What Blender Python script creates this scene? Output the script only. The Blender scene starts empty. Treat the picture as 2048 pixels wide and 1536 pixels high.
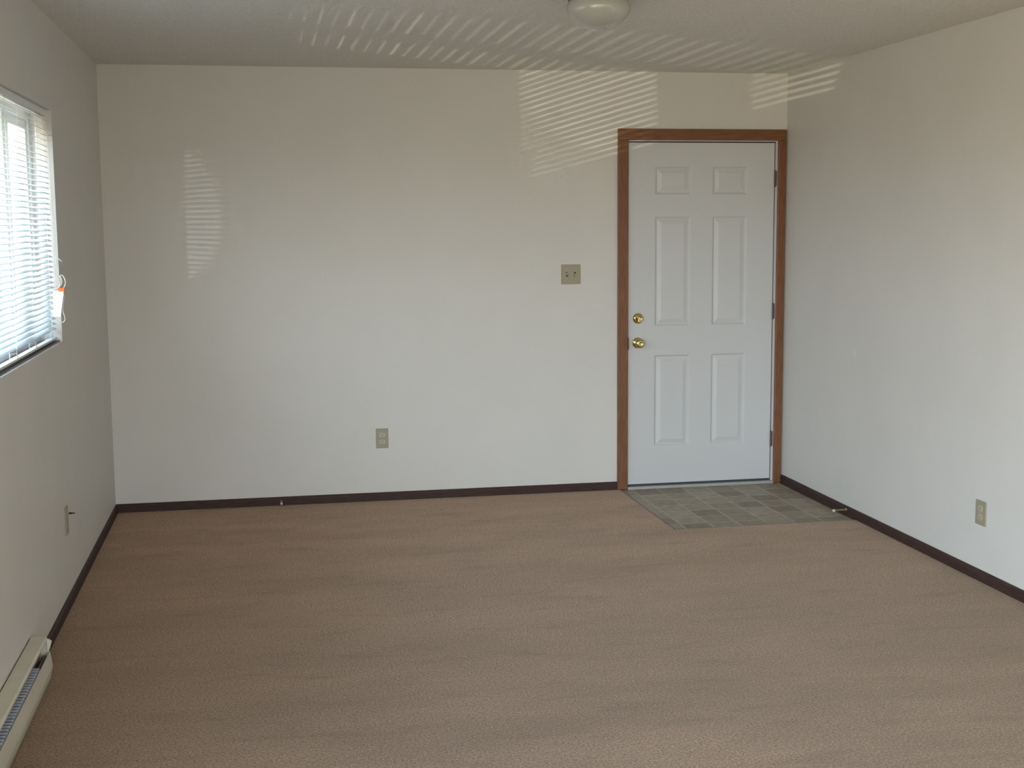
import bpy, bmesh, math, random
from mathutils import Vector, Matrix
random.seed(4)
C = bpy.context.scene.collection
SC = bpy.context.scene

# ------------------------------------------------------------------ camera
CAM = Vector((0.83786, -7.43382, 1.5822))
yaw, pit, rol, FPX = -0.18699, -0.12227, -0.00769, 2622.5
F = Vector((math.sin(-yaw)*math.cos(pit), math.cos(yaw)*math.cos(pit), math.sin(pit)))
R = Vector((math.cos(yaw), math.sin(yaw), 0)); U = R.cross(F)
R2 = R*math.cos(rol)+U*math.sin(rol); U2 = -R*math.sin(rol)+U*math.cos(rol)
cd = bpy.data.cameras.new('camera'); cam = bpy.data.objects.new('camera', cd); C.objects.link(cam)
cd.sensor_width = 36; cd.lens = 36*FPX/2048; cd.clip_start = 0.05; cd.clip_end = 300
m = Matrix.Identity(4)
for i in range(3):
    m[i][0] = R2[i]; m[i][1] = U2[i]; m[i][2] = -F[i]; m[i][3] = CAM[i]
cam.matrix_world = m
SC.camera = cam

# ------------------------------------------------------------------ light and exposure
SC.view_settings.view_transform = 'Standard'; SC.view_settings.look = 'None'
SC.view_settings.gamma = 1; SC.view_settings.use_curve_mapping = False
SC.view_settings.exposure = 1.90
SC.cycles.use_light_tree = True; SC.cycles.transparent_max_bounces = 16; SC.cycles.diffuse_bounces = 5

W = 3.91; H = 2.44; YB = -11.0            # room width, height, wall behind the camera
WY0, WY1, WZ0, WZ1 = -3.70, -1.66, 1.10, 2.06     # window opening on the left wall
W2Y0, W2Y1, W2Z0, W2Z1 = -10.8, -5.1, 0.05, 2.20   # unseen window added left of the frame, sized for its daylight

W3X0, W3X1, W3Z0, W3Z1 = 0.15, 3.2, 0.10, 2.10          # out-of-view window added behind the camera to light the room

w = bpy.data.worlds.new('sky'); SC.world = w; w.use_nodes = True
wn = w.node_tree.nodes; wl = w.node_tree.links
bgn = wn['Background']; bgn.inputs[1].default_value = 4.2
tc = wn.new('ShaderNodeTexCoord'); sep = wn.new('ShaderNodeSeparateXYZ')
rmp = wn.new('ShaderNodeValToRGB'); mp = wn.new('ShaderNodeMapRange')
wl.new(tc.outputs['Generated'], sep.inputs[0]); wl.new(sep.outputs[2], mp.inputs[0])
mp.inputs[1].default_value = -1.0; mp.inputs[2].default_value = 1.0
wl.new(mp.outputs[0], rmp.inputs[0]); wl.new(rmp.outputs[0], bgn.inputs[0])
e = rmp.color_ramp.elements            # 0..0.5 is the ground below the horizon, 0.5..1 the sky
e[0].position = 0.0; e[0].color = (0.42, 0.34, 0.215, 1)
e[1].position = 1.0; e[1].color = (0.42, 0.62, 1.0, 1)
for p_, c_ in ((0.485, (0.40, 0.335, 0.235, 1)), (0.51, (0.86, 0.90, 0.97, 1)), (0.68, (0.68, 0.84, 1.0, 1))):
    k = e.new(p_); k.color = c_

def portal(M, w_, h_):
    d = bpy.data.lights.new('daylight_portal', 'AREA'); d.shape = 'RECTANGLE'
    d.size = w_; d.size_y = h_; d.cycles.is_portal = True
    o = bpy.data.objects.new('daylight_portal', d); C.objects.link(o); o.matrix_world = Matrix(M)
for y0, y1, z0, z1 in ((WY0, WY1, WZ0, WZ1), (W2Y0, W2Y1, W2Z0, W2Z1)):
    portal(((0, 0, -1, -0.18), (1, 0, 0, (y0+y1)/2), (0, -1, 0, (z0+z1)/2), (0, 0, 0, 1)), y1-y0, z1-z0)
portal(((1, 0, 0, (W3X0+W3X1)/2), (0, 0, -1, YB-0.18), (0, 1, 0, (W3Z0+W3Z1)/2), (0, 0, 0, 1)), W3X1-W3X0, W3Z1-W3Z0)

def glint(name, src, tgt, energy, ang, col=(1, 0.92, 0.72), rad=0.012, square=True):
    """sunlight thrown back up through the blind by a parked car outside"""
    d = bpy.data.lights.new(name, 'SPOT'); d.energy = energy; d.spot_size = math.radians(ang)
    d.use_square = square; d.spot_blend = 0.15; d.shadow_soft_size = rad; d.color = col
    o = bpy.data.objects.new(name, d); C.objects.link(o); o.location = src
    o.rotation_euler = (Vector(tgt)-Vector(src)).to_track_quat('-Z', 'Y').to_euler()
def aim(src, az, el):
    az = math.radians(az); el = math.radians(el)
    return (src[0]+math.cos(az)*math.cos(el), src[1]+math.sin(az)*math.cos(el), src[2]+math.sin(el))
GA = (-5.0, -5.33, -0.10)
glint('car_glint', GA, aim(GA, 41.2, 15.0), 330, 16.0)
glint('car_glint', GA, aim(GA, 31.6, 16.2), 640, 9.6)
GC = (-1.8, -9.4, 1.60)
glint('car_glint', GC, aim(GC, math.degrees(math.atan2(9.4, 1.96)), 0.25), 140, 5.6, (0.9, 0.92, 1.0))

# ------------------------------------------------------------------ materials
def mat(name, col, rough=0.5, metal=0.0, **kw):
    m = bpy.data.materials.new(name); m.use_nodes = True
    b = m.node_tree.nodes['Principled BSDF']
    b.inputs['Base Color'].default_value = (*col, 1); b.inputs['Roughness'].default_value = rough
    b.inputs['Metallic'].default_value = metal
    for k, v in kw.items(): b.inputs[k].default_value = v
    return m
def N(m, t): return m.node_tree.nodes.new(t)
def Lk(m, a, b): m.node_tree.links.new(a, b)
def noise_mix(m, scale, c1, c2, detail=4, lo=0.35, hi=0.65, stretch=None, coord='Object', rough=0.6):
    b = m.node_tree.nodes['Principled BSDF']
    tc = N(m, 'ShaderNodeTexCoord'); mpn = N(m, 'ShaderNodeMapping'); n = N(m, 'ShaderNodeTexNoise')
    cr = N(m, 'ShaderNodeValToRGB')
    Lk(m, tc.outputs[coord], mpn.inputs[0]); Lk(m, mpn.outputs[0], n.inputs[0]); Lk(m, n.outputs[0], cr.inputs[0])
    if stretch: mpn.inputs['Scale'].default_value = stretch
    n.inputs['Scale'].default_value = scale; n.inputs['Detail'].default_value = detail; n.inputs['Roughness'].default_value = rough
    cr.color_ramp.elements[0].position = lo; cr.color_ramp.elements[1].position = hi
    cr.color_ramp.elements[0].color = (*c1, 1); cr.color_ramp.elements[1].color = (*c2, 1)
    Lk(m, cr.outputs[0], b.inputs['Base Color'])
    return n, cr
def bump(m, scale, strength, dist, detail=3, tex='ShaderNodeTexNoise'):
    b = m.node_tree.nodes['Principled BSDF']
    tc = N(m, 'ShaderNodeTexCoord'); n = N(m, tex); bp = N(m, 'ShaderNodeBump')
    Lk(m, tc.outputs['Object'], n.inputs[0]); n.inputs['Scale'].default_value = scale
    if tex == 'ShaderNodeTexNoise': n.inputs['Detail'].default_value = detail
    bp.inputs['Strength'].default_value = strength; bp.inputs['Distance'].default_value = dist
    Lk(m, n.outputs[0], bp.inputs['Height']); Lk(m, bp.outputs[0], b.inputs['Normal'])

WALLC = (0.66, 0.645, 0.617)
m_wall = mat('wall_paint', WALLC, 0.55)
noise_mix(m_wall, 3.0, tuple(c*0.985 for c in WALLC), tuple(min(1, c*1.015) for c in WALLC))
bump(m_wall, 160, 0.12, 0.002)
m_ceil = mat('ceiling_texture', (0.66, 0.64, 0.60), 0.9)
noise_mix(m_ceil, 90, (0.66, 0.64, 0.59), (0.78, 0.755, 0.70), 3)
bump(m_ceil, 70, 0.45, 0.006, 4)
m_base = mat('dark_baseboard', (0.05, 0.026, 0.022), 0.6, **{'Specular IOR Level': 0.25})
noise_mix(m_base, 14, (0.036, 0.018, 0.016), (0.062, 0.034, 0.028), stretch=(1, 1, 12))
m_cas = mat('stained_casing', (0.22, 0.08, 0.035), 0.45)
noise_mix(m_cas, 22, (0.140, 0.053, 0.020), (0.220, 0.085, 0.030), 6, stretch=(6, 6, 0.5))
m_cash = mat('stained_casing_head', (0.22, 0.08, 0.035), 0.45)
noise_mix(m_cash, 22, (0.140, 0.053, 0.020), (0.220, 0.085, 0.030), 6, stretch=(0.5, 6, 6))
m_door = mat('white_door_paint', (0.59, 0.60, 0.61), 0.42)
bump(m_door, 200, 0.05, 0.001)
m_white = mat('white_vinyl', (0.78, 0.80, 0.80), 0.4)
m_jamb = mat('white_jamb_paint', (0.60, 0.56, 0.60), 0.5)
m_black = mat('black_gap', (0.012, 0.012, 0.014), 0.7)
m_sweep = mat('dark_rubber_sweep', (0.035, 0.045, 0.06), 0.6)
m_thr = mat('threshold_aluminium', (0.42, 0.41, 0.39), 0.5, 0.3)
m_brass = mat('polished_brass', (0.70, 0.58, 0.27), 0.14, 1.0)
m_brassd = mat('dull_brass', (0.28, 0.20, 0.10), 0.35, 1.0)
m_hinge = mat('painted_hinge', (0.13, 0.095, 0.085), 0.5, 0.4)
m_plate = mat('almond_plastic', (0.33, 0.30, 0.205), 0.4)
m_recep = mat('almond_receptacle', (0.46, 0.44, 0.35), 0.4)
m_slot = mat('outlet_slot', (0.03, 0.03, 0.025), 0.6)
m_heat = mat('heater_enamel', (0.60, 0.58, 0.50), 0.35)
noise_mix(m_heat, 6, (0.56, 0.54, 0.46), (0.63, 0.61, 0.53))
m_heatd = mat('heater_inside', (0.42, 0.33, 0.25), 0.5)
m_fin = mat('aluminium_fins', (0.40, 0.43, 0.52), 0.5, 0.2)
m_tube_shade = mat('tube_and_gap_shade', (0.06, 0.06, 0.09), 0.4, 0.6)
m_cord = mat('white_cord', (0.75, 0.76, 0.72), 0.6)
m_tag = mat('white_paper_tag', (0.85, 0.86, 0.80), 0.6)
m_orange = mat('orange_label', (0.80, 0.16, 0.03), 0.6)
m_tip = mat('cream_rubber_tip', (0.55, 0.53, 0.40), 0.55)
m_spring = mat('spring_steel', (0.45, 0.40, 0.25), 0.3, 0.9)
m_sub = mat('subfloor', (0.2, 0.17, 0.14), 0.9)
m_sill = mat('brown_sill', (0.085, 0.06, 0.052), 0.35)

# carpet
m_car = mat('carpet', (0.2, 0.15, 0.12), 0.95)
def carpet():
    m = m_car; b = m.node_tree.nodes['Principled BSDF']
    tc = N(m, 'ShaderNodeTexCoord')
    def nz(scale, detail, rough=0.6, st=None):
        n = N(m, 'ShaderNodeTexNoise'); n.inputs['Scale'].default_value = scale
        n.inputs['Detail'].default_value = detail; n.inputs['Roughness'].default_value = rough
        if st:
            mp = N(m, 'ShaderNodeMapping'); mp.inputs['Scale'].default_value = st
            mp.inputs['Rotation'].default_value = (0, 0, 0.15)
            Lk(m, tc.outputs['Object'], mp.inputs[0]); Lk(m, mp.outputs[0], n.inputs[0])
        else: Lk(m, tc.outputs['Object'], n.inputs[0])
        return n
    fine = nz(125, 3, 0.75); mid = nz(30, 3, 0.6); big = nz(1.6, 5, 0.62, (0.8, 1.8, 1))
    cr = N(m, 'ShaderNodeValToRGB')
    cr.color_ramp.elements[0].position = 0.36; cr.color_ramp.elements[1].position = 0.64
    cr.color_ramp.elements[0].color = (0.070, 0.041, 0.027, 1); cr.color_ramp.elements[1].color = (0.50, 0.322, 0.238, 1)
    Lk(m, fine.outputs[0], cr.inputs[0])
    def mult(prev, n, lo, hi, a, c):
        mr = N(m, 'ShaderNodeMapRange'); Lk(m, n.outputs[0], mr.inputs[0])
        mr.inputs[1].default_value = lo; mr.inputs[2].default_value = hi
        mr.inputs[3].default_value = a; mr.inputs[4].default_value = c
        mx = N(m, 'ShaderNodeVectorMath'); mx.operation = 'SCALE'
        Lk(m, prev, mx.inputs[0]); Lk(m, mr.outputs[0], mx.inputs['Scale']); return mx.outputs[0]
    o = mult(cr.outputs[0], mid, 0.3, 0.7, 0.90, 1.09)
    o = mult(o, big, 0.34, 0.62, 0.84, 1.07)
    wear_shade = nz(2.3, 4, 0.55, (0.55, 1.5, 1)); o = mult(o, wear_shade, 0.40, 0.60, 1.04, 0.84)
    stain = nz(5.5, 5, 0.65, (0.5, 1.9, 1)); o = mult(o, stain, 0.55, 0.66, 1.0, 0.76)
    # soiled lane; its darkening towards the camera also paints in missing shade
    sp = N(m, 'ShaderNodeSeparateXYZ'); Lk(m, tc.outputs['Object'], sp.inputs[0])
    wob = N(m, 'ShaderNodeMath'); wob.operation = 'MULTIPLY_ADD'; Lk(m, wear_shade.outputs[0], wob.inputs[0]); wob.inputs[1].default_value = 2.4
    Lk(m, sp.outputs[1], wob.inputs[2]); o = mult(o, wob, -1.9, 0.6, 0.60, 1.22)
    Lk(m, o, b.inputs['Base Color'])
    bp = N(m, 'ShaderNodeBump'); bp.inputs['Strength'].default_value = 0.7; bp.inputs['Distance'].default_value = 0.006
    Lk(m, fine.outputs[0], bp.inputs['Height']); Lk(m, bp.outputs[0], b.inputs['Normal'])
    b.inputs['Sheen Weight'].default_value = 0.5; b.inputs['Sheen Tint'].default_value = (0.9, 0.72, 0.55, 1); b.inputs['Specular IOR Level'].default_value = 0.1
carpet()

# entry tiles: one cell per tile, offset to the joints
m_tile = mat('entry_vinyl_tile', (0.2, 0.18, 0.15), 0.5)
def tiles():
    m = m_tile; b = m.node_tree.nodes['Principled BSDF']
    tc = N(m, 'ShaderNodeTexCoord'); mp = N(m, 'ShaderNodeMapping'); br = N(m, 'ShaderNodeTexBrick')
    Lk(m, tc.outputs['Object'], mp.inputs[0]); mp.inputs['Location'].default_value = (-2.966, 0.02, 0)
    Lk(m, mp.outputs[0], br.inputs[0])
    br.offset = 0; br.squash = 1; br.inputs['Scale'].default_value = 1
    br.inputs['Brick Width'].default_value = 0.152; br.inputs['Row Height'].default_value = 0.152
    br.inputs['Mortar Size'].default_value = 0.004; br.inputs['Mortar Smooth'].default_value = 0.3
    br.inputs['Color1'].default_value = (0.22, 0.175, 0.12, 1); br.inputs['Color2'].default_value = (0.36, 0.31, 0.235, 1)
    br.inputs['Mortar'].default_value = (0.48, 0.42, 0.32, 1)
    n = N(m, 'ShaderNodeTexNoise'); n.inputs['Scale'].default_value = 22; n.inputs['Detail'].default_value = 6
    Lk(m, tc.outputs['Object'], n.inputs[0])
    mr = N(m, 'ShaderNodeMapRange'); Lk(m, n.outputs[0], mr.inputs[0])
    mr.inputs[1].default_value = 0.3; mr.inputs[2].default_value = 0.7; mr.inputs[3].default_value = 0.82; mr.inputs[4].default_value = 1.15
    mx = N(m, 'ShaderNodeVectorMath'); mx.operation = 'SCALE'
    Lk(m, br.outputs[0], mx.inputs[0]); Lk(m, mr.outputs[0], mx.inputs['Scale']); Lk(m, mx.outputs[0], b.inputs['Base Color'])
tiles()

# glass that lets light straight through, with a weak mirror
m_glass = bpy.data.materials.new('window_glass'); m_glass.use_nodes = True
nt = m_glass.node_tree; nt.nodes.clear()
out = nt.nodes.new('ShaderNodeOutputMaterial'); mx = nt.nodes.new('ShaderNodeMixShader')
tr = nt.nodes.new('ShaderNodeBsdfTransparent'); gl = nt.nodes.new('ShaderNodeBsdfGlossy')
gl.inputs['Roughness'].default_value = 0.02; tr.inputs[0].default_value = (0.95, 0.97, 0.96, 1)
mx.inputs[0].default_value = 0.07
nt.links.new(tr.outputs[0], mx.inputs[1]); nt.links.new(gl.outputs[0], mx.inputs[2]); nt.links.new(mx.outputs[0], out.inputs[0])

# slats: white vinyl that glows a little when lit from behind
m_slat = bpy.data.materials.new('white_vinyl_slat'); m_slat.use_nodes = True
nt = m_slat.node_tree; b = nt.nodes['Principled BSDF']; b.inputs['Base Color'].default_value = (0.80, 0.84, 0.86, 1)
b.inputs['Roughness'].default_value = 0.35
tl = nt.nodes.new('ShaderNodeBsdfTranslucent'); tl.inputs[0].default_value = (0.72, 0.80, 0.84, 1)
mx = nt.nodes.new('ShaderNodeMixShader'); mx.inputs[0].default_value = 0.30
nt.links.new(b.outputs[0], mx.inputs[1]); nt.links.new(tl.outputs[0], mx.inputs[2])
nt.links.new(mx.outputs[0], nt.nodes['Material Output'].inputs[0])

# frosted glass of the ceiling lamp (switched off)
m_shade = mat('frosted_glass_shade', (0.40, 0.405, 0.375), 0.25)
m_shade.node_tree.nodes['Principled BSDF'].inputs['Coat Weight'].default_value = 0.5; m_shade.node_tree.nodes['Principled BSDF'].inputs['Coat Roughness'].default_value = 0.05

# ------------------------------------------------------------------ mesh helpers
def box(bm, x0, x1, y0, y1, z0, z1):
    vs = [bm.verts.new((x, y, z)) for x in (x0, x1) for y in (y0, y1) for z in (z0, z1)]
    for f in ((0, 1, 3, 2), (4, 6, 7, 5), (0, 4, 5, 1), (2, 3, 7, 6), (0, 2, 6, 4), (1, 5, 7, 3)):
        bm.faces.new([vs[i] for i in f])
def obj(name, bm, m, parent=None, bevel=0, smooth=False, segs=2):
    bmesh.ops.recalc_face_normals(bm, faces=bm.faces[:])
    me = bpy.data.meshes.new(name); bm.to_mesh(me); bm.free()
    if smooth:
        for p in me.polygons: p.use_smooth = True
    me.materials.append(m)
    o = bpy.data.objects.new(name, me); C.objects.link(o)
    if parent is not None: o.parent = parent
    if bevel:
        md = o.modifiers.new('bevel', 'BEVEL'); md.width = bevel; md.segments = segs; md.limit_method = 'ANGLE'
    return o
def bobj(name, boxes, m, parent=None, bevel=0, segs=2):
    bm = bmesh.new()
    for b in boxes: box(bm, *b)
    return obj(name, bm, m, parent, bevel, False, segs)
def struct(o): o['kind'] = 'structure'; return o
def empty(name, loc=(0, 0, 0), mw=None):
    o = bpy.data.objects.new(name, None); C.objects.link(o); o.location = loc; o.empty_display_size = 0.05
    if mw is not None: o.matrix_world = mw
    return o
def tag(o, label, cat, group=None):
    o['label'] = label; o['category'] = cat
    if group: o['group'] = group
    return o
def lathe(bm, prof, seg=32, M=None):
    """prof: (r, h) revolved round local Z"""
    rings = []
    for r, h in prof:
        if r < 1e-6: rings.append([bm.verts.new((0, 0, h))])
        else: rings.append([bm.verts.new((r*math.cos(2*math.pi*i/seg), r*math.sin(2*math.pi*i/seg), h)) for i in range(seg)])
    for a, c in zip(rings, rings[1:]):
        for i in range(seg):
            j = (i+1) % seg
            if len(a) == 1: bm.faces.new((a[0], c[i], c[j]))
            elif len(c) == 1: bm.faces.new((a[i], c[0], a[j]))
            else: bm.faces.new((a[i], c[i], c[j], a[j]))
    if M is not None: bmesh.ops.transform(bm, matrix=M, verts=[v for r in rings for v in r])
def tube(bm, pts, r, seg=8):
    pts = [Vector(p) for p in pts]; rings = []; up = Vector((0.13, 0.31, 0.94)).normalized()
    for i, p in enumerate(pts):
        t = (pts[min(i+1, len(pts)-1)]-pts[max(i-1, 0)]).normalized()
        a = t.cross(up)
        if a.length < 0.05: a = t.cross(Vector((1, 0, 0)))
        a.normalize(); c = t.cross(a)
        rings.append([bm.verts.new(p+(a*math.cos(2*math.pi*k/seg)+c*math.sin(2*math.pi*k/seg))*r) for k in range(seg)])
    for a, c in zip(rings, rings[1:]):
        for k in range(seg): bm.faces.new((a[k], a[(k+1) % seg], c[(k+1) % seg], c[k]))
    bm.faces.new(rings[0]); bm.faces.new(rings[-1])
def prism_y(bm, prof, y0, y1):
    a = [bm.verts.new((x, y0, z)) for x, z in prof]; c = [bm.verts.new((x, y1, z)) for x, z in prof]
    n = len(prof)
    for i in range(n): bm.faces.new((a[i], a[(i+1) % n], c[(i+1) % n], c[i]))
    bm.faces.new(a); bm.faces.new(c)
def smooth_path(pts, n=8):
    P = [Vector(p) for p in pts]; P = [P[0]]+P+[P[-1]]; o = []
    for i in range(1, len(P)-2):
        for k in range(n):
            t = k/n; a, b_, c, d = P[i-1:i+3]
            o.append(0.5*((2*b_)+(c-a)*t+(2*a-5*b_+4*c-d)*t*t+(3*b_-a-3*c+d)*t**3))
    o.append(P[-2]); return o
YOUT = Matrix.Rotation(math.radians(90), 4, 'X')        # local +Z -> world -Y (out of the back wall)

# ------------------------------------------------------------------ the room
T = 0.16
DX0, DX1, DZ1 = 2.925, 3.862, 2.062                      # rough opening of the door
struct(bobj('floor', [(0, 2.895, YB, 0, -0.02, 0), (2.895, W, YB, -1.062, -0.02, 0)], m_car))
struct(bobj('floor_entry', [(2.895, W, -1.062, 0.14, -0.02, -0.004)], m_tile))
struct(bobj('floor_slab', [(-T, W+T, YB-T, T, -0.12, -0.02)], m_sub))
struct(bobj('ceiling', [(-T, W+T, YB-T, T, H, H+0.12)], m_ceil))
struct(bobj('wall_back', [(-T, DX0, 0, T, 0, H), (DX1, W+T, 0, T, 0, H), (DX0, DX1, 0, T, DZ1, H)], m_wall))
struct(bobj('wall_right', [(W, W+T, YB-T, 0, 0, H)], m_wall))
struct(bobj('wall_front', [(0, W3X0, YB-T, YB, 0, H), (W3X1, W, YB-T, YB, 0, H), (W3X0, W3X1, YB-T, YB, 0, W3Z0), (W3X0, W3X1, YB-T, YB, W3Z1, H)], m_wall))
lw = []
def wall_x(y0, y1, holes):
    ys = y0
    for a, c, z0, z1 in holes:
        lw.append((-T, 0, ys, a, 0, H)); lw.append((-T, 0, a, c, 0, z0)); lw.append((-T, 0, a, c, z1, H)); ys = c
    lw.append((-T, 0, ys, y1, 0, H))
wall_x(YB-T, 0, [(W2Y0, W2Y1, W2Z0, W2Z1), (WY0, WY1, WZ0, WZ1)])
struct(bobj('wall_left', lw, m_wall))
# tiny filled dent with a raised paint lip on the right wall
bm = bmesh.new()
tube(bm, smooth_path([(W-0.0005, -0.955, 0.900), (W-0.0005, -0.972, 0.885), (W-0.0005, -0.972, 0.862), (W-0.0005, -0.955, 0.846)], 5), 0.002, 6)
struct(obj('trim_3', bm, m_wall, None, 0, True))

# baseboards: low dark board with a rounded top edge
def board(name, a, c, nrm, h=0.048, t=0.012):
    a = Vector(a); c = Vector(c); n = Vector(nrm)
    prof = [(0, 0), (t, 0), (t, h*0.72), (t*0.8, h*0.9), (t*0.4, h), (0, h)]
    bm = bmesh.new()
    A = [bm.verts.new(a+n*x+Vector((0, 0, z))) for x, z in prof]; B = [bm.verts.new(c+n*x+Vector((0, 0, z))) for x, z in prof]
    k = len(prof)
    for i in range(k): bm.faces.new((A[i], A[(i+1) % k], B[(i+1) % k], B[i]))
    bm.faces.new(A); bm.faces.new(B)
    return struct(obj(name, bm, m_base))
board('baseboard_back', (0, 0, 0), (2.874, 0, 0), (0, -1, 0))
board('baseboard_left', (0, -0.012, 0), (0, -2.745, 0), (1, 0, 0))
board('baseboard_right', (W, -0.02, -0.004), (W, YB, -0.004), (-1, 0, 0), 0.053)
# metal edge strip between carpet and vinyl
struct(bobj('trim_2', [(2.889, 2.897, -1.066, -0.014, -0.003, 0.0012), (2.889, 3.897, -1.066, -1.058, -0.003, 0.0012)],
            mat('carpet_edge', (0.26, 0.21, 0.17), 0.9)))

# ------------------------------------------------------------------ door with casing
struct(bobj('trim_1', [(2.875, 2.9385, -0.017, 0.0, 0, 2.0515), (3.8545, 3.904, -0.017, 0.0, 0, 2.0515)], m_cas, None, 0.004))
trim = bpy.data.objects['trim_1']
trim.name = 'trim_1'
bobj('head_casing', [(2.875, 3.904, -0.0175, 0.0, 2.0515, 2.116)], m_cash, trim, 0.004)
d = struct(empty('door_1', (2.944, 0, 0)))
inv = Matrix.Translation((-2.944, 0, 0))
def dobj(name, boxes, m, bev=0, parent=None):
    bm = bmesh.new()
    for b_ in boxes: box(bm, *b_)
    bmesh.ops.transform(bm, matrix=inv, verts=bm.verts[:])
    return obj(name, bm, m, parent or d, bev)
# slab: front face cut by six moulded panels
def door_slab():
    x0, x1, z0, z1, yf, yb = 2.944, 3.838, 0.024, 2.0390, 0.006, 0.05
    px = [(3.105, 3.322), (3.457, 3.670)]; pz = [(0.251, 0.798), (0.969, 1.612), (1.739, 1.901)]
    xs = [x0, px[0][0], px[0][1], px[1][0], px[1][1], x1]; zs = [z0]+[v for p in pz for v in p]+[z1]
    bm = bmesh.new(); V = {}
    def v(x, y, z):
        k = (round(x, 5), round(y, 5), round(z, 5))
        if k not in V: V[k] = bm.verts.new(k)
        return V[k]
    for i in range(5):
        for j in range(len(zs)-1):
            a, c, e_, f_ = xs[i], xs[i+1], zs[j], zs[j+1]
            if i in (1, 3) and j in (1, 3, 5):
                rings = [(0, 0), (0.004, 0.002), (0.011, 0.0085), (0.017, 0.0085), (0.036, 0.003), (0.040, 0.002)]
                for (s0, d0), (s1, d1) in zip(rings, rings[1:]):
                    q0 = [(a+s0, e_+s0), (c-s0, e_+s0), (c-s0, f_-s0), (a+s0, f_-s0)]
                    q1 = [(a+s1, e_+s1), (c-s1, e_+s1), (c-s1, f_-s1), (a+s1, f_-s1)]
                    for n in range(4):
                        n2 = (n+1) % 4
                        bm.faces.new((v(q0[n][0], yf+d0, q0[n][1]), v(q0[n2][0], yf+d0, q0[n2][1]),
                                      v(q1[n2][0], yf+d1, q1[n2][1]), v(q1[n][0], yf+d1, q1[n][1])))
                s, dd = rings[-1]
                bm.faces.new((v(a+s, yf+dd, e_+s), v(c-s, yf+dd, e_+s), v(c-s, yf+dd, f_-s), v(a+s, yf+dd, f_-s)))
            else:
                bm.faces.new((v(a, yf, e_), v(c, yf, e_), v(c, yf, f_), v(a, yf, f_)))
    # sides and back
    c0 = [v(x0, yb, z0), v(x1, yb, z0), v(x1, yb, z1), v(x0, yb, z1)]
    bm.faces.new(c0)
    bot = [v(x, yf, z0) for x in xs]; top = [v(x, yf, z1) for x in xs]
    lef = [v(x0, yf, z) for z in zs]; rig = [v(x1, yf, z) for z in zs]
    bm.faces.new(bot+[c0[1], c0[0]]); bm.faces.new(top+[c0[2], c0[3]])
    bm.faces.new(lef+[c0[3], c0[0]]); bm.faces.new(rig+[c0[2], c0[1]])
    bmesh.ops.transform(bm, matrix=inv, verts=bm.verts[:])
    return obj('door_panel', bm, m_door, d)
slab = door_slab()
dobj('door_frame', [(2.926, 2.9405, 0.001, 0.155, 0.0, 2.06), (3.8425, 3.861, -0.002, 0.155, 0.0, 2.06), (2.9405, 3.8425, -0.003, 0.155, 2.0455, 2.06),
                    (2.9405, 2.952, 0.055, 0.07, 0.0, 2.0455), (3.83, 3.8425, 0.055, 0.07, 0.0, 2.0455), (2.9405, 3.8425, 0.055, 0.07, 2.03, 2.0455)], m_jamb)
dobj('weatherstrip', [(2.942, 2.95, 0.050, 0.055, 0.02, 2.045), (3.834, 3.8425, 0.050, 0.055, 0.02, 2.045), (2.942, 3.8425, 0.050, 0.055, 2.036, 2.045), (2.9415, 3.842, 0.002, 0.02, 2.0392, 2.0453), (3.8382, 3.8423, 0.009, 0.02, 0.03, 2.0453), (2.9407, 2.9438, 0.009, 0.02, 0.03, 2.0453)], m_black)
dobj('threshold', [(2.9385, 3.8545, -0.022, 0.155, -0.004, 0.014)], m_thr, 0.004)
dobj('door_sweep', [(2.946, 3.836, 0.003, 0.03, 0.0145, 0.026)], m_sweep)
dobj('strike_plate', [(2.9395, 2.9415, -0.0195, 0.035, 0.835, 0.905)], m_brassd)
for z in (1.83, 1.045, 0.27):                        # three butt hinges
    bm = bmesh.new()
    lathe(bm, [(0, -0.050), (0.004, -0.049), (0.006, -0.045), (0.006, 0.045), (0.004, 0.049), (0, 0.050)], 12,
          Matrix.Translation((3.8405-2.944, -0.002, z)))
    box(bm, 3.8405-2.944, 3.8505-2.944, -0.004, -0.0022, z-0.044, z+0.044)
    h = obj('hinge', bm, m_hinge, d, 0, False)
# round knob
DK = 3.003-2.944
bm = bmesh.new()
lathe(bm, [(0, 0), (0.033, 0), (0.0325, 0.003), (0.029, 0.007), (0.018, 0.010), (0.0125, 0.013), (0.011, 0.024), (0.014, 0.030),
           (0.0235, 0.036), (0.028, 0.044), (0.0275, 0.053), (0.022, 0.060), (0.012, 0.0635), (0.009, 0.0615), (0, 0.061)], 40,
      Matrix.Translation((DK, 0.006, 0.873)) @ YOUT)
kn = obj('door_knob', bm, m_brass, d, 0, True)
# deadbolt: domed rose with a thumb turn
bm = bmesh.new()
lathe(bm, [(0, 0), (0.032, 0), (0.032, 0.004), (0.029, 0.011), (0.022, 0.016), (0.019, 0.0165), (0.017, 0.013), (0, 0.013)], 40,
      Matrix.Translation((DK, 0.006, 1.018)) @ YOUT)
db = obj('deadbolt', bm, m_brass, d, 0, True)
bm = bmesh.new()
prof = [(-0.019, -0.004), (-0.014, -0.007), (0, -0.0045), (0.014, -0.007), (0.019, -0.004), (0.019, 0.004), (0.014, 0.007), (0, 0.0045), (-0.014, 0.007), (-0.019, 0.004)]
a = [bm.verts.new((x, y, 0.012)) for x, y in prof]; c = [bm.verts.new((x*0.92, y*0.6, 0.029)) for x, y in prof]
for i in range(len(prof)): bm.faces.new((a[i], a[(i+1) % len(prof)], c[(i+1) % len(prof)], c[i]))
bm.faces.new(a); bm.faces.new(c)
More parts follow.
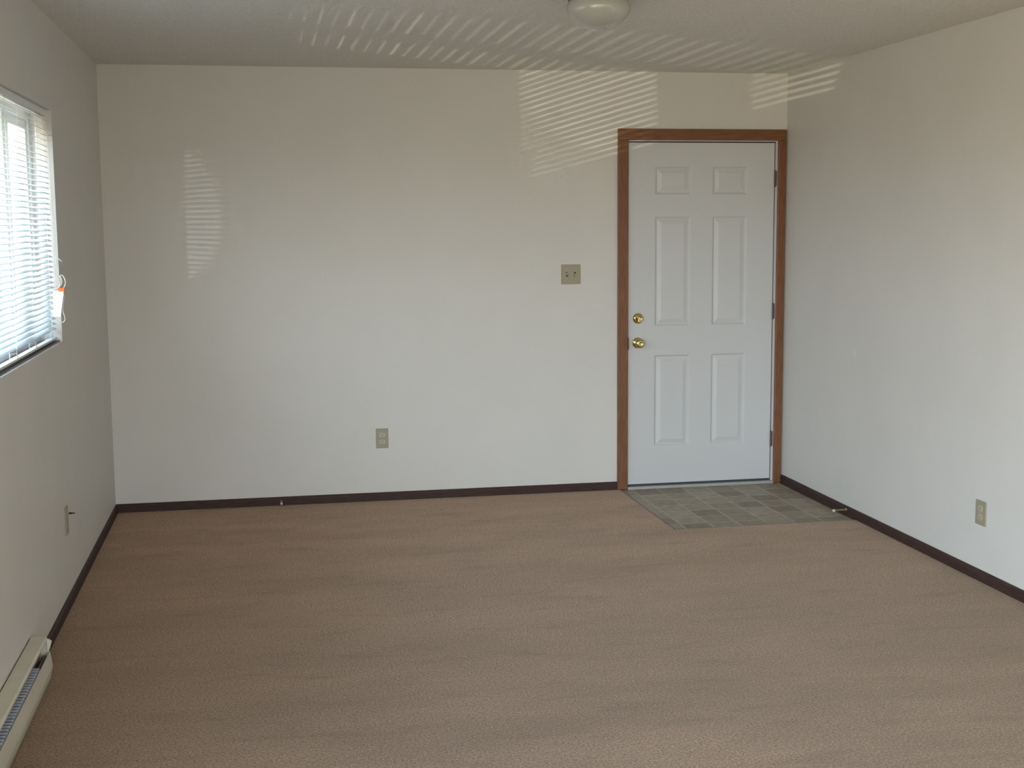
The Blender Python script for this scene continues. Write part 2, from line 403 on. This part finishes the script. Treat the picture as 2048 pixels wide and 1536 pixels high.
bmesh.ops.transform(bm, matrix=Matrix.Translation((DK, 0.006, 1.018)) @ YOUT @ Matrix.Rotation(math.radians(-40), 4, 'Z'), verts=bm.verts[:])
obj('thumb_turn', bm, m_brass, db, 0.001)

# ------------------------------------------------------------------ windows
def window(name, y0, y1, z0, z1, fr=0.045):
    wdw = struct(empty(name, (-0.11, (y0+y1)/2, z0)))
    inv = Matrix.Translation((0.11, -(y0+y1)/2, -z0))
    def wo(nm, boxes, m, par=wdw, bev=0):
        bm = bmesh.new()
        for b_ in boxes: box(bm, *b_)
        bmesh.ops.transform(bm, matrix=inv, verts=bm.verts[:])
        return obj(nm, bm, m, par, bev)
    g = 0.001
    wo('window_frame', [(-0.155, -0.085, y0+g, y0+fr, z0+g, z1-g), (-0.155, -0.085, y1-fr, y1-g, z0+g, z1-g),
                        (-0.155, -0.085, y0+fr, y1-fr, z0+g, z0+fr), (-0.155, -0.085, y0+fr, y1-fr, z1-fr, z1-g)], m_white, bev=0.003)
    ym = (y0+y1)/2; s = 0.042
    spec = [(ym-0.02, y1-fr-0.001, -0.118, -0.092, s), (y0+fr+0.001, ym+0.022, -0.148, -0.122, s)]
    if name == 'window_1':       # narrow sliding panel at the far end, wide stiles where it meets the fixed pane
        spec = [(-2.235, y1-fr-0.001, -0.118, -0.092, 0.115), (y0+fr+0.001, -2.215, -0.148, -0.122, 0.125)]
    for (a, c, xa, xb, sw_) in spec:
        far = (a, a+s) if (name != 'window_1' or a < -3) else (a, a+sw_)
        near = (c-s, c) if (name != 'window_1' or c > -2) else (c-sw_, c)
        sash = wo('sash', [(xa, xb, far[0], far[1], z0+fr, z1-fr), (xa, xb, near[0], near[1], z0+fr, z1-fr),
                           (xa, xb, far[1], near[0], z0+fr, z0+fr+s), (xa, xb, far[1], near[0], z1-fr-s, z1-fr)], m_white, bev=0.002)
        wo('pane', [((xa+xb)/2-0.002, (xa+xb)/2+0.002, far[1], near[0], z0+fr+s, z1-fr-s)], m_glass, sash)
    return wdw, wo
w1, wo1 = window('window_1', WY0, WY1, WZ0, WZ1)
wo1('window_sill', [(-0.084, -0.010, WY0+0.001, WY1-0.001, WZ0+0.0005, WZ0+0.005)], m_sill)
window('added_window_2', W2Y0, W2Y1, W2Z0, W2Z1, 0.05)
w3, _ = window('added_window_3', W3X0, W3X1, W3Z0, W3Z1, 0.05)
w3.location = ((W3X0+W3X1)/2, YB-0.11, W3Z0); w3.rotation_euler.z = math.radians(90)


# ------------------------------------------------------------------ mini blind
bl = tag(empty('window_blind', (-0.035, WY1-0.02, WZ1)), 'white horizontal mini blind with thin slats hanging in the left wall window', 'blind')
binv = Matrix.Translation((0.035, -(WY1-0.02), -WZ1))
def blo(nm, bm, m, par=bl, bev=0, sm=False):
    bmesh.ops.transform(bm, matrix=binv, verts=bm.verts[:]); return obj(nm, bm, m, par, bev, sm)
XB = -0.030; BY0, BY1 = WY0+0.015, WY1-0.010
bm = bmesh.new(); box(bm, XB-0.013, XB+0.013, BY0, BY1, WZ1-0.028, WZ1-0.001); blo('head_rail', bm, m_white, bev=0.002)
bm = bmesh.new(); pitch = 0.0215; tilt = math.radians(24.5); z = 1.160; hw = 0.0125
while z < WZ1-0.035:
    loc = []
    for s in (-1, -0.5, 0, 0.5, 1):
        u = s*hw; hgt = 0.0016*(1-s*s)
        # inner (room) edge lower, outer edge higher
        x = XB+u*math.cos(tilt)+hgt*math.sin(tilt); zz = z-u*math.sin(tilt)+hgt*math.cos(tilt)
        loc.append((x, zz))
    sag = random.uniform(-0.0006, 0.0006)
    rows = [[bm.verts.new((x, y, zz+sag)) for x, zz in loc] for y in (BY0+0.004, BY1-0.004)]
    for i in range(4): bm.faces.new((rows[0][i], rows[0][i+1], rows[1][i+1], rows[1][i]))
    z += pitch
sl = blo('slats', bm, m_slat, sm=True)
md = sl.modifiers.new('thick', 'SOLIDIFY'); md.thickness = 0.0004
bm = bmesh.new(); box(bm, XB-0.012, XB+0.012, BY0, BY1, 1.1120, 1.1210)
blo('bottom_rail', bm, m_heat, bev=0.002)
for y in (-1.80, -2.20, -2.60, -3.0, -3.4):
    bm = bmesh.new()
    for x in (XB-0.0128, XB+0.0128):
        box(bm, x-0.0006, x+0.0006, y-0.0012, y+0.0012, 1.1220, WZ1-0.028)
    zz = 1.160-pitch
    while zz < WZ1-0.035:
        box(bm, XB-0.0125, XB+0.0125, y-0.0004, y+0.0004, zz-0.0008, zz); zz += pitch
    box(bm, XB-0.0132, XB-0.0118, y-0.006, y+0.006, 1.1212, 1.157); box(bm, XB+0.0122, XB+0.0134, y-0.006, y+0.006, 1.1160, 1.1500); box(bm, XB-0.0128, XB+0.0128, y-0.006, y+0.006, 1.1211, 1.1225)
    blo('ladder_cord', bm, m_cord)
# lift cord, knotted in loops, with its tag
bm = bmesh.new()
cy = -1.700
tube(bm, smooth_path([(XB+0.014, cy, WZ1-0.02), (XB+0.017, cy, 1.9), (XB+0.020, cy, 1.7), (XB+0.022, cy, 1.52), (-0.004, cy, 1.445), (-0.002, cy, 1.375)], 6), 0.0013, 6)
tube(bm, smooth_path([(0.002, cy, 1.325), (0.010, cy-0.002, 1.355), (0.010, cy, 1.378), (0.021, cy+0.002, 1.377), (0.029, cy+0.003, 1.355), (0.026, cy, 1.335),
                      (0.012, cy-0.004, 1.318), (-0.010, cy-0.006, 1.312), (-0.030, cy-0.006, 1.320), (-0.040, cy-0.004, 1.332), (-0.028, cy-0.003, 1.331), (-0.012, cy, 1.322),
                      (0.004, cy, 1.332), (0.016, cy, 1.350), (0.012, cy, 1.372), (0.004, cy, 1.376)], 8), 0.0017, 6)
tube(bm, smooth_path([(0.016, cy, 1.315), (0.022, cy, 1.29), (0.014, cy, 1.235), (0.021, cy, 1.205), (0.018, cy, 1.188), (0.008, cy, 1.183)], 6), 0.0014, 6)
tube(bm, smooth_path([(-0.006, cy, 1.452), (0.006, cy, 1.449), (0.020, cy, 1.436)], 5), 0.0016, 6)
blo('lift_cord', bm, m_cord, sm=True)
bm = bmesh.new()
tg = [(-0.022, 1.316), (0.022, 1.318), (0.020, 1.295), (0.011, 1.245), (0.005, 1.206), (-0.029, 1.210), (-0.026, 1.250)]
a = [bm.verts.new((u, cy-0.004-0.2*u, z)) for u, z in tg]; c = [bm.verts.new((u, cy-0.0056-0.2*u, z)) for u, z in tg]
for i in range(7): bm.faces.new((a[i], a[(i+1) % 7], c[(i+1) % 7], c[i]))
bm.faces.new(a); bm.faces.new(c)
tgo = blo('warning_tag', bm, m_tag); tgo['label'] = 'white paper tag with an orange strip'
bm = bmesh.new(); box(bm, 0.002, 0.0245, cy-0.011, cy-0.003, 1.312, 1.328); blo('orange_strip', bm, m_orange, tgo)

# ------------------------------------------------------------------ ceiling lamp
LX, LY = 2.135, -2.42
la = tag(empty('ceiling_light', (LX, LY, H)), 'flush ceiling light with frosted glass bowl and thin dark metal ring', 'ceiling light')
bm = bmesh.new()
lathe(bm, [(0, 0), (0.100, 0), (0.108, -0.003), (0.110, -0.009), (0.109, -0.015), (0.106, -0.018), (0.101, -0.018), (0.101, -0.010), (0, -0.010)], 56)
obj('mounting_ring', bm, m_brassd, la, 0, True)
bm = bmesh.new()
pr = [(0.104, -0.012), (0.112, -0.018), (0.119, -0.027), (0.1235, -0.040), (0.1235, -0.052), (0.119, -0.064), (0.110, -0.077), (0.096, -0.091), (0.078, -0.104),
      (0.056, -0.114), (0.032, -0.120), (0.012, -0.122), (0, -0.1222)]
lathe(bm, pr, 64)
gs = obj('glass_shade', bm, m_shade, la, 0, True)
md = gs.modifiers.new('t', 'SOLIDIFY'); md.thickness = 0.003; md.offset = -1
for k in range(3):
    an = math.radians(30+120*k); bm = bmesh.new()
    lathe(bm, [(0, 0), (0.0035, 0), (0.0035, 0.014), (0.006, 0.015), (0.006, 0.020), (0, 0.021)], 12,
          Matrix.Rotation(an, 4, 'Z') @ Matrix.Translation((0.100, 0, -0.0115)) @ Matrix.Rotation(math.radians(90), 4, 'Y'))
    obj('thumb_screw', bm, m_brassd, la, 0, True)

# ------------------------------------------------------------------ outlets and switch (local: X across, Z up, -Y out of the wall)
def plate_mesh(w_, h_, cutters=()):
    bm = bmesh.new(); box(bm, -w_/2, w_/2, -0.0055, 0, -h_/2, h_/2); return bm
def outlet(mw, label, w_=0.070, h_=0.114):
    o = tag(empty('wall_outlet', mw=mw), label, 'outlet', 'beige wall outlets')
    obj('cover_plate', plate_mesh(w_, h_), m_plate, o, 0.0025)
    for s in (1, -1):
        bm = bmesh.new(); pts = []
        for k in range(28):
            an = 2*math.pi*k/28; pts.append((0.0172*math.cos(an), max(-0.0125, min(0.0125, 0.0172*math.sin(an)))+s*0.0195))
        a = [bm.verts.new((x, -0.0050, z)) for x, z in pts]; c = [bm.verts.new((x, -0.0072, z)) for x, z in pts]
        for i in range(28): bm.faces.new((a[i], a[(i+1) % 28], c[(i+1) % 28], c[i]))
        bm.faces.new(a); bm.faces.new(c)
        rc = obj('receptacle', bm, m_recep, o)
        bm = bmesh.new(); zc = s*0.0195+0.003
        box(bm, -0.0078, -0.0052, -0.0076, -0.0071, zc-0.0045, zc+0.0045); box(bm, 0.0052, 0.0078, -0.0076, -0.0071, zc-0.0038, zc+0.0038)
        lathe(bm, [(0, 0), (0.0026, 0), (0.0026, 0.0005), (0, 0.0005)], 12, Matrix.Translation((0, -0.0071, zc-0.0105)) @ YOUT)
        obj('slots', bm, m_slot, rc)
    bm = bmesh.new(); lathe(bm, [(0, 0), (0.003, 0), (0.0025, 0.0012), (0, 0.0015)], 14, Matrix.Translation((0, -0.0053, 0)) @ YOUT)
    obj('screw', bm, m_recep, o, 0, True)
    return o
RotL = Matrix.Rotation(math.radians(90), 4, 'Z')        # -Y -> +X, for the left wall
RotR = Matrix.Rotation(math.radians(-90), 4, 'Z')       # -Y -> -X, for the right wall
outlet(Matrix.Translation((1.484, 0, 0.362)), 'beige duplex wall outlet low on the back wall, left of the door')
outlet(Matrix.Translation((0, -1.80, 0.36)) @ RotL, 'wall outlet on the shaded left wall, below the window and seen edge-on', 0.070, 0.118)
outlet(Matrix.Translation((W, -2.268, 0.302)) @ RotR, 'beige wall outlet on the bright right wall, near the right edge', 0.084, 0.110)
# small dark stub beside the left outlet
bm = bmesh.new()
lathe(bm, [(0, 0), (0.0045, 0), (0.0045, 0.012), (0.003, 0.013), (0.003, 0.024), (0, 0.025)], 12, Matrix.Rotation(math.radians(90), 4, 'Y'))
st = obj('cable_stub', bm, m_slot, None, 0, True); st.location = (0, -1.715, 0.372)
tag(st, 'tiny black cable stub poking out of the left wall beside its outlet', 'cable')

sw = tag(empty('light_switch', (2.5965, 0, 1.283)), 'beige double light switch plate on the back wall left of the door', 'light switch')
obj('cover_plate', plate_mesh(0.115, 0.114), m_plate, sw, 0.0025)
for x, up in ((-0.023, 1), (0.023, -1)):
    bm = bmesh.new(); box(bm, -0.006, 0.006, -0.0062, -0.005, -0.013, 0.013)
    bmesh.ops.transform(bm, matrix=Matrix.Translation((x, 0, 0)), verts=bm.verts[:])
    fr_ = obj('switch_opening', bm, m_slot, sw)
    bm = bmesh.new(); vs = [(-0.0048, -0.0055, -0.006), (0.0048, -0.0055, -0.006), (0.0048, -0.0055, 0.006), (-0.0048, -0.0055, 0.006)]
    a = [bm.verts.new((x+p[0], p[1], p[2])) for p in vs]; c = [bm.verts.new((x+p[0]*0.8, -0.017, p[2]*0.55+0.007*up)) for p in vs]
    for i in range(4): bm.faces.new((a[i], a[(i+1) % 4], c[(i+1) % 4], c[i]))
    bm.faces.new(a); bm.faces.new(c)
    obj('toggle', bm, m_recep, sw, 0.0008)
    for z in (0.030, -0.030):
        bm = bmesh.new(); lathe(bm, [(0, 0), (0.003, 0), (0.0025, 0.0012), (0, 0.0015)], 12, Matrix.Translation((x, -0.0053, z)) @ YOUT)
        obj('screw', bm, m_recep, sw, 0, True)

# ------------------------------------------------------------------ spring door stops (local +Z = away from the wall)
def door_stop(mw, label, L=0.075):
    o = tag(empty('door_stop', mw=mw), label, 'door stop')
    bm = bmesh.new(); lathe(bm, [(0, 0), (0.008, 0), (0.008, 0.002), (0.005, 0.005), (0, 0.005)], 20); obj('base', bm, m_spring, o, 0, True)
    n = 14; pts = [(0.0042*math.cos(t*2*math.pi), 0.0042*math.sin(t*2*math.pi), 0.005+(L-0.017)*t/n) for t in [i/10 for i in range(n*10+1)]]
    bm = bmesh.new(); tube(bm, pts, 0.0011, 5); obj('spring', bm, m_spring, o, 0, True)
    bm = bmesh.new(); lathe(bm, [(0, L-0.014), (0.0065, L-0.014), (0.0075, L-0.011), (0.0075, L-0.003), (0.005, L), (0, L)], 20); obj('rubber_tip', bm, m_tip, o, 0, True)
door_stop(Matrix.Translation((0.905, -0.012, 0.024)) @ YOUT, 'small spring door stop with pale tip on the back wall baseboard', 0.07)
door_stop(Matrix.Translation((W-0.012, -0.945, 0.032)) @ Matrix.Rotation(math.radians(-90), 4, 'Y') @ Matrix.Rotation(math.radians(8), 4, 'X'),
          'spring door stop with cream tip on the right wall baseboard by the tiles', 0.085)

# ------------------------------------------------------------------ baseboard heater
HY0, HY1 = -5.2, -2.75
he = tag(empty('baseboard_heater', (0, HY1, 0)), 'long cream electric baseboard heater along the foot of the left wall', 'heater')
def ho(nm, bm, m, par=he, bev=0):
    bmesh.ops.transform(bm, matrix=Matrix.Translation((0, -HY1, 0)), verts=bm.verts[:]); return obj(nm, bm, m, par, bev)
bm = bmesh.new()   # back plate and folded hood
prism_y(bm, [(0.0055, 0.012), (0.0075, 0.012), (0.0075, 0.1535), (0.052, 0.1525), (0.056, 0.148), (0.056, 0.143), (0.0575, 0.143), (0.0575, 0.149), (0.053, 0.155), (0.0055, 0.157)], HY0, HY1)
ho('hood', bm, m_heat)
bm = bmesh.new()   # front cover, leaning out to a knee
prism_y(bm, [(0.0635, 0.102), (0.0655, 0.102), (0.073, 0.048), (0.066, 0.014), (0.064, 0.014), (0.071, 0.048)], HY0, HY1-0.001)
ho('front_cover', bm, m_heat)
bm = bmesh.new()   # dark strip standing in for the shadow between hood and wall
prism_y(bm, [(0.0002, 0.012), (0.0052, 0.012), (0.0052, 0.150), (0.0002, 0.150)], HY0, HY1-0.004); ho('gap_shade', bm, m_tube_shade)
bm = bmesh.new()  # lower lip with a groove
prism_y(bm, [(0.003, 0.006), (0.062, 0.006), (0.070, 0.016), (0.070, 0.019), (0.060, 0.010), (0.003, 0.010)], HY0, HY1-0.03)
ho('bottom_lip', bm, m_heat)
bm = bmesh.new()   # end plate
prism_y(bm, [(0.003, 0.0), (0.060, 0.0), (0.066, 0.014), (0.071, 0.048), (0.0645, 0.102), (0.060, 0.110), (0.0585, 0.148), (0.052, 0.152), (0.003, 0.153)], HY1-0.003, HY1-0.0012)
ho('end_plate', bm, m_heat)
bm = bmesh.new(); prism_y(bm, [(0.0575, 0.150), (0.066, 0.146), (0.074, 0.139), (0.066, 0.112), (0.060, 0.106), (0.0575, 0.108)], HY1-0.016, HY1); ho('end_bracket', bm, m_heat, bev=0.002)
bm = bmesh.new(); prism_y(bm, [(0.0035, 0.02), (0.006, 0.02), (0.030, 0.075), (0.044, 0.142), (0.042, 0.150), (0.0035, 0.150)], HY0, HY1-0.004); ho('inner_baffle', bm, m_heatd)
bm = bmesh.new(); y = HY1-0.20
while y > HY0+0.05:
    box(bm, 0.036, 0.0615, y-0.0012, y+0.0012, 0.052, 0.108); y -= 0.026
fins = ho('fins', bm, m_fin)
bm = bmesh.new(); tube(bm, [(0.049, HY0+0.01, 0.084), (0.049, HY1-0.02, 0.084)], 0.009, 12); ho('heating_tube', bm, m_tube_shade)
